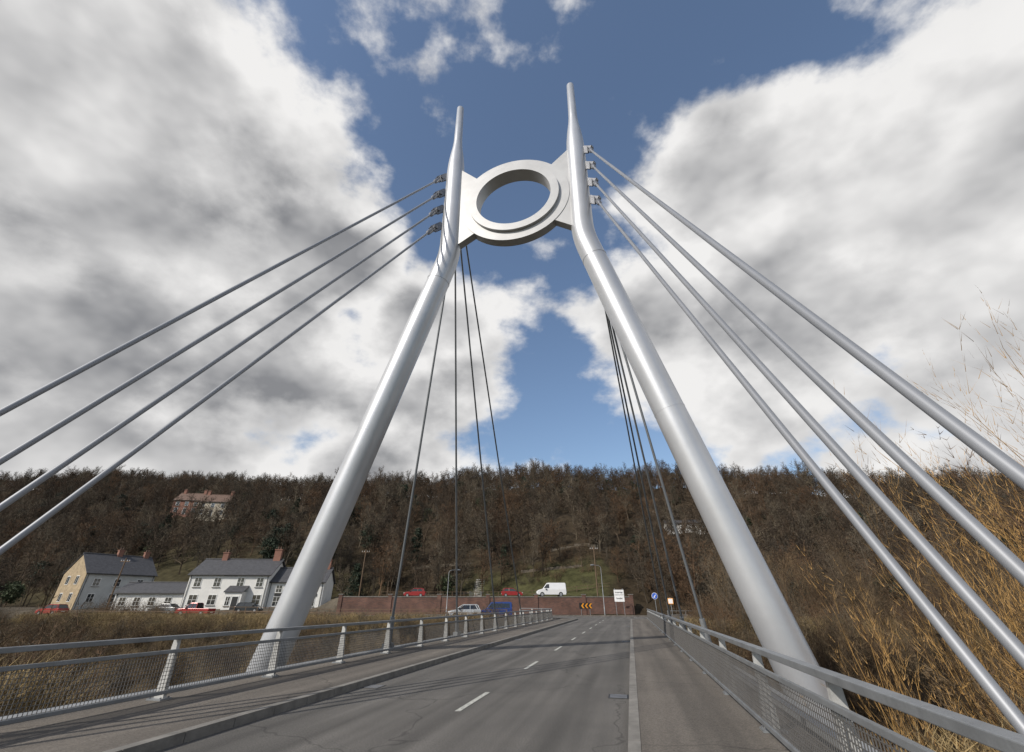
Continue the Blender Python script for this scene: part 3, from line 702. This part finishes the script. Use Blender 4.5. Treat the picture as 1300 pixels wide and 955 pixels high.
def proto_scrub(i,k,h=2.0,ns=18,minr=0.007):
    r_=np.random.default_rng(500+i); S=[]
    for _ in range(ns):
        a=r_.uniform(0,6.28); t=r_.uniform(0.0,0.9)
        grow(S,r_,np.array([r_.normal(0,0.6),r_.normal(0,0.6),-0.2]),nrm(np.array([math.cos(a)*t,math.sin(a)*t,1])),h*r_.uniform(0.5,1.2),0.018,0,SCR)
    return segs_mesh('scrub_mesh',S,k,minr)
scrubc=coll('scrub_kind',[proto_scrub(0,'bramble'),proto_scrub(1,'bramble'),proto_scrub(2,'twig2'),proto_scrub(3,'twig3')])
pts=[]
for _ in range(1300):
    Xb=rng.uniform(-90,50); Yb=rng.uniform(36.5,46.5)
    if RL-2.5<Xb<RR+2.5: continue
    x,y,_z=B(Xb,Yb); pts.append((x,y,H(x,y)))
for _ in range(380):
    Xb=rng.choice([rng.uniform(-34,-15),rng.uniform(5.5,30)]); Yb=rng.uniform(9,18)
    x,y,_z=B(Xb,Yb); pts.append((x,y,H(x,y)))
for _ in range(200):
    x=rng.uniform(-31,26); y=rng.uniform(104,128)
    if -10<x<-4: continue
    pts.append((x,y,H(x,y)))
for _ in range(350):
    Xb=rng.uniform(6,60); Yb=rng.uniform(46,62); x,y,_z=B(Xb,Yb); pts.append((x,y,H(x,y)))
for _ in range(40):
    Xb=rng.uniform(-75,-62); Yb=rng.uniform(54,62); x,y,_z=B(Xb,Yb); pts.append((x,y,H(x,y)))
scatter('riverbank_scrub',pts,scrubc,0.5,1.05,9)
# dry grass tussocks
def proto_grass(i):
    r_=np.random.default_rng(900+i); S=[]
    for _ in range(220):
        a=r_.uniform(0,6.28); t=abs(r_.normal(0,0.35)); p=np.array([r_.normal(0,0.35),r_.normal(0,0.35),-0.05]); d=nrm(np.array([math.cos(a)*t,math.sin(a)*t,1])); h=r_.uniform(0.3,0.8)
        m=p+d*h*0.6; q=m+nrm(d+np.array([math.cos(a)*0.5,math.sin(a)*0.5,-0.1]))*h*0.5
        S.append((p,m,0.006,0.005)); S.append((m,q,0.006,0.003))
    return segs_mesh('grass_mesh',S,'drygrass',0.006)
grassc=coll('tussock_kind',[proto_grass(0),proto_grass(1)])
pts=[]
for _ in range(700):
    Xb=rng.choice([rng.uniform(-60,-11),rng.uniform(4,30)]); Yb=rng.choice([rng.uniform(6,14),rng.uniform(42,52)]); x,y,_z=B(Xb,Yb); pts.append((x,y,H(x,y)))
for _ in range(500):
    Xb=rng.uniform(-70,-14); Yb=rng.uniform(46,53); x,y,_z=B(Xb,Yb); pts.append((x,y,H(x,y)))
scatter('dry_grass',pts,grassc,0.7,1.4,21)
SAP=dict(n=[6,4,2,1],k=[2.4,2.0,2.2],st=[0.15,0.1,0.0],wob=[0.06,0.1,0.15,0.2],up=[0.04,0.12,0.08,0.03],ang=(18,42),len=[0.5,0.5,0.55],rr=0.55)
def proto_sap(i,k,Ht=6):
    r_=np.random.default_rng(700+i); S=[]
    for _ in range(3):
        grow(S,r_,np.array([r_.normal(0,0.3),r_.normal(0,0.3),-0.5]),nrm(np.array([r_.normal(0,0.25),r_.normal(0,0.25),1])),Ht*r_.uniform(0.7,1.0),0.045,0,SAP)
    return segs_mesh('sapling_mesh',S,k,0.007)
sapc=coll('sapling_kind',[proto_sap(0,'bramble'),proto_sap(1,'twig3'),proto_sap(2,'twig2'),proto_sap(3,'bramble')])
pts=[]
for _ in range(55):
    Xb=rng.uniform(8,30); Yb=rng.uniform(11,18); x,y,_z=B(Xb,Yb); pts.append((x,y,H(x,y)))
for _ in range(200):
    Xb=rng.uniform(8,65); Yb=rng.uniform(38,60); x,y,_z=B(Xb,Yb); pts.append((x,y,H(x,y)))
scatter('riverside_saplings',pts,sapc,0.6,1.1,12)
WIL=dict(n=[9,4,2],k=[1.8,1.4],st=[0.2,0.1],wob=[0.05,0.08,0.11],up=[0.02,0.08,0.06],ang=(14,34),len=[0.32,0.45],rr=0.6)
def willow(X,Y,Ht,ns,seed,lean=(0,0)):
    r_=np.random.default_rng(seed); S=[]
    x,y,_z=B(X,Y); z=H(x,y)
    for _ in range(ns):
        a=r_.uniform(0,6.28); t=r_.uniform(0.03,0.5)
        d=nrm(np.array([math.cos(a)*t+lean[0],math.sin(a)*t+lean[1],1.0]))
        grow(S,r_,np.array([r_.normal(0,0.5),r_.normal(0,0.5),-0.3]),d,Ht*r_.uniform(0.5,1.08),0.021,0,WIL)
    me=segs_mesh('willow_mesh',S,'willow',0.005)
    o=bpy.data.objects.new('willow_bush',me); o.location=(x,y,z); scene.collection.objects.link(o)
for args in((6.3,15.2,6.4,16,1),(7.6,16.0,7.8,20,2),(9.2,15.2,9.0,24,3),(10.8,14.4,10.2,24,4),(8.6,12.6,7.2,18,5),(12.6,13.6,11.0,28,6),(10.6,11.6,7.6,20,7),(14.2,12.8,11.0,22,8)): willow(*args)

# ---------------------------------------------------------------- world
w=bpy.data.worlds.new('World'); scene.world=w; w.use_nodes=True
try: w.cycles.sampling_method='MANUAL'; w.cycles.sample_map_resolution=256
except Exception as ex: print(ex)
nt=w.node_tree;N=nt.nodes;L=nt.links
for n in list(N): N.remove(n)
out=N.new('ShaderNodeOutputWorld'); bg=N.new('ShaderNodeBackground'); bg.inputs['Strength'].default_value=0.1; L.new(bg.outputs[0],out.inputs[0])
SUNV=Vector((-0.62,-0.52,0.60)).normalized()
sky=N.new('ShaderNodeTexSky'); sky.sky_type='NISHITA'; sky.sun_disc=False; sky.sun_elevation=math.asin(SUNV.z); sky.sun_rotation=math.atan2(SUNV.x,SUNV.y)%(2*math.pi)
sky.air_density=1.0; sky.dust_density=0.9; sky.ozone_density=1.5
tc=N.new('ShaderNodeTexCoord'); GEN=tc.outputs['Generated']
def vm(op,a,b=None,sc=None):
    n=N.new('ShaderNodeVectorMath'); n.operation=op
    for i,q in enumerate((a,b)):
        if q is None: continue
        if isinstance(q,(tuple,list,Vector)): n.inputs[i].default_value=tuple(q)
        else: L.new(q,n.inputs[i])
    if sc is not None: n.inputs['Scale'].default_value=sc
    return n
def mt(op,a,b=None,clamp=False,c=None):
    n=N.new('ShaderNodeMath'); n.operation=op; n.use_clamp=clamp
    for i,q in enumerate((a,b,c)):
        if q is None: continue
        if isinstance(q,(int,float)): n.inputs[i].default_value=q
        else: L.new(q,n.inputs[i])
    return n.outputs[0]
def mrange(v,a,b_,c=0,d=1,smooth=True):
    n=N.new('ShaderNodeMapRange'); n.interpolation_type='SMOOTHSTEP' if smooth else 'LINEAR'
    L.new(v,n.inputs['Value']); n.inputs['From Min'].default_value=a;n.inputs['From Max'].default_value=b_;n.inputs['To Min'].default_value=c;n.inputs['To Max'].default_value=d
    return n.outputs['Result']
def noise(vec,scale,detail,rough=0.6,dist=0.0):
    n=N.new('ShaderNodeTexNoise'); n.inputs['Scale'].default_value=scale;n.inputs['Detail'].default_value=detail;n.inputs['Roughness'].default_value=rough;n.inputs['Distortion'].default_value=dist
    L.new(vec,n.inputs['Vector']); return n.outputs['Fac']
blobs=[((-590,311,572),0.42,1),((-450,413,400),0.40,1),((-240,413,400),0.30,1),((-550,505,246),0.42,1),((-280,500,254),0.36,1),((-90,470,310),0.26,1),((-70,516,200),0.2,0.8),((-600,560,150),0.42,1),((-400,560,120),0.40,1),((-200,560,110),0.26,0.9),
 ((500,388,443),0.38,1),((290,393,434),0.28,1),((650,301,560),0.38,1),((350,480,288),0.34,1),((170,470,300),0.24,1),((580,480,288),0.38,1),((-60,262,640),0.14,0.36),((60,235,650),0.13,0.36),((560,560,110),0.24,0.8),((330,560,90),0.15,0.55),
 ((-800,-100,300),0.6,1),((800,-200,300),0.6,1),((0,-700,400),0.5,0.8)]
wn_=N.new('ShaderNodeTexNoise'); wn_.inputs['Scale'].default_value=2.2; wn_.inputs['Detail'].default_value=3; L.new(GEN,wn_.inputs['Vector'])
sub=vm('SUBTRACT',wn_.outputs['Color'],(0.5,0.5,0.5)); warp=vm('SCALE',sub.outputs[0],sc=0.26)
pos=vm('ADD',GEN,warp.outputs[0]).outputs[0]
cur=None
for c,r,a in blobs:
    c=Vector(c).normalized()
    dn=vm('DISTANCE',pos,c).outputs['Value']
    v=mrange(dn,0,r,a,-0.0,False)
    cur=v if cur is None else mt('SMOOTH_MAX',cur,v,c=0.12)
cs=vm('MULTIPLY',GEN,(1,1,1.5)).outputs[0]
f1=noise(cs,4.0,8,0.56,0.0)
fs1=noise(cs,3.6,4,0.5,0.0)
off=vm('ADD',cs,(-0.03,-0.03,0.09)).outputs[0]
fs2=noise(off,3.6,4,0.5,0.0)
dens=mt('ADD',cur,mt('MULTIPLY',mt('SUBTRACT',f1,0.5),1.6))
mask=mrange(dens,0.17,0.42)
lit_relief=mt('MULTIPLY',mt('SUBTRACT',fs1,fs2),2.2)  # painted lighting: cloud parts facing up and sunward get a lighter colour
core=mrange(dens,0.32,0.85)
sx=N.new('ShaderNodeSeparateXYZ'); L.new(GEN,sx.inputs[0])
side=mrange(sx.outputs['X'],-0.4,0.4,1.0,0.68)
low=noise(GEN,1.7,2,0.5)
lown=mrange(low,0.36,0.60)
dark=mt('MULTIPLY',core,mt('ADD',mt('MULTIPLY',lown,0.42),0.42),True)  # cloud shade painted in: denser parts turn grey
dark=mt('MULTIPLY',dark,side)
dark=mt('SUBTRACT',dark,lit_relief,True)
fine=mt('MULTIPLY',mt('SUBTRACT',f1,0.5),0.35)
dark=mt('SUBTRACT',dark,fine,True)
cm=N.new('ShaderNodeMix'); cm.data_type='RGBA'; L.new(dark,cm.inputs['Factor']); cm.inputs['A'].default_value=(8.8,8.7,8.6,1); cm.inputs['B'].default_value=(2.5,2.55,2.7,1)
sk=vm('ADD',vm('MULTIPLY',sky.outputs[0],(1.2,1.22,1.25)).outputs[0],(0.22,0.30,0.42)).outputs[0]
mx=N.new('ShaderNodeMix'); mx.data_type='RGBA'; L.new(mask,mx.inputs['Factor']); L.new(sk,mx.inputs['A']); L.new(cm.outputs['Result'],mx.inputs['B'])
L.new(mx.outputs['Result'],bg.inputs['Color'])

sd=bpy.data.lights.new('sun','SUN'); sd.energy=4.2; sd.angle=math.radians(0.5); sd.color=(1,0.94,0.85)
so=bpy.data.objects.new('sun',sd); scene.collection.objects.link(so); so.rotation_euler=(-SUNV).to_track_quat('-Z','Y').to_euler(); so.location=(-20,-20,40)

cam=bpy.data.cameras.new('camera'); co=bpy.data.objects.new('camera',cam); scene.collection.objects.link(co)
cam.sensor_width=36; cam.lens=560/1300*36; cam.shift_y=-0.035; cam.clip_start=0.05; cam.clip_end=8000
co.location=(0,0,1.65); co.rotation_euler=(math.radians(90+30.8),0,0)
scene.camera=co
scene.view_settings.view_transform='Standard'; scene.view_settings.look='None'; scene.view_settings.exposure=0
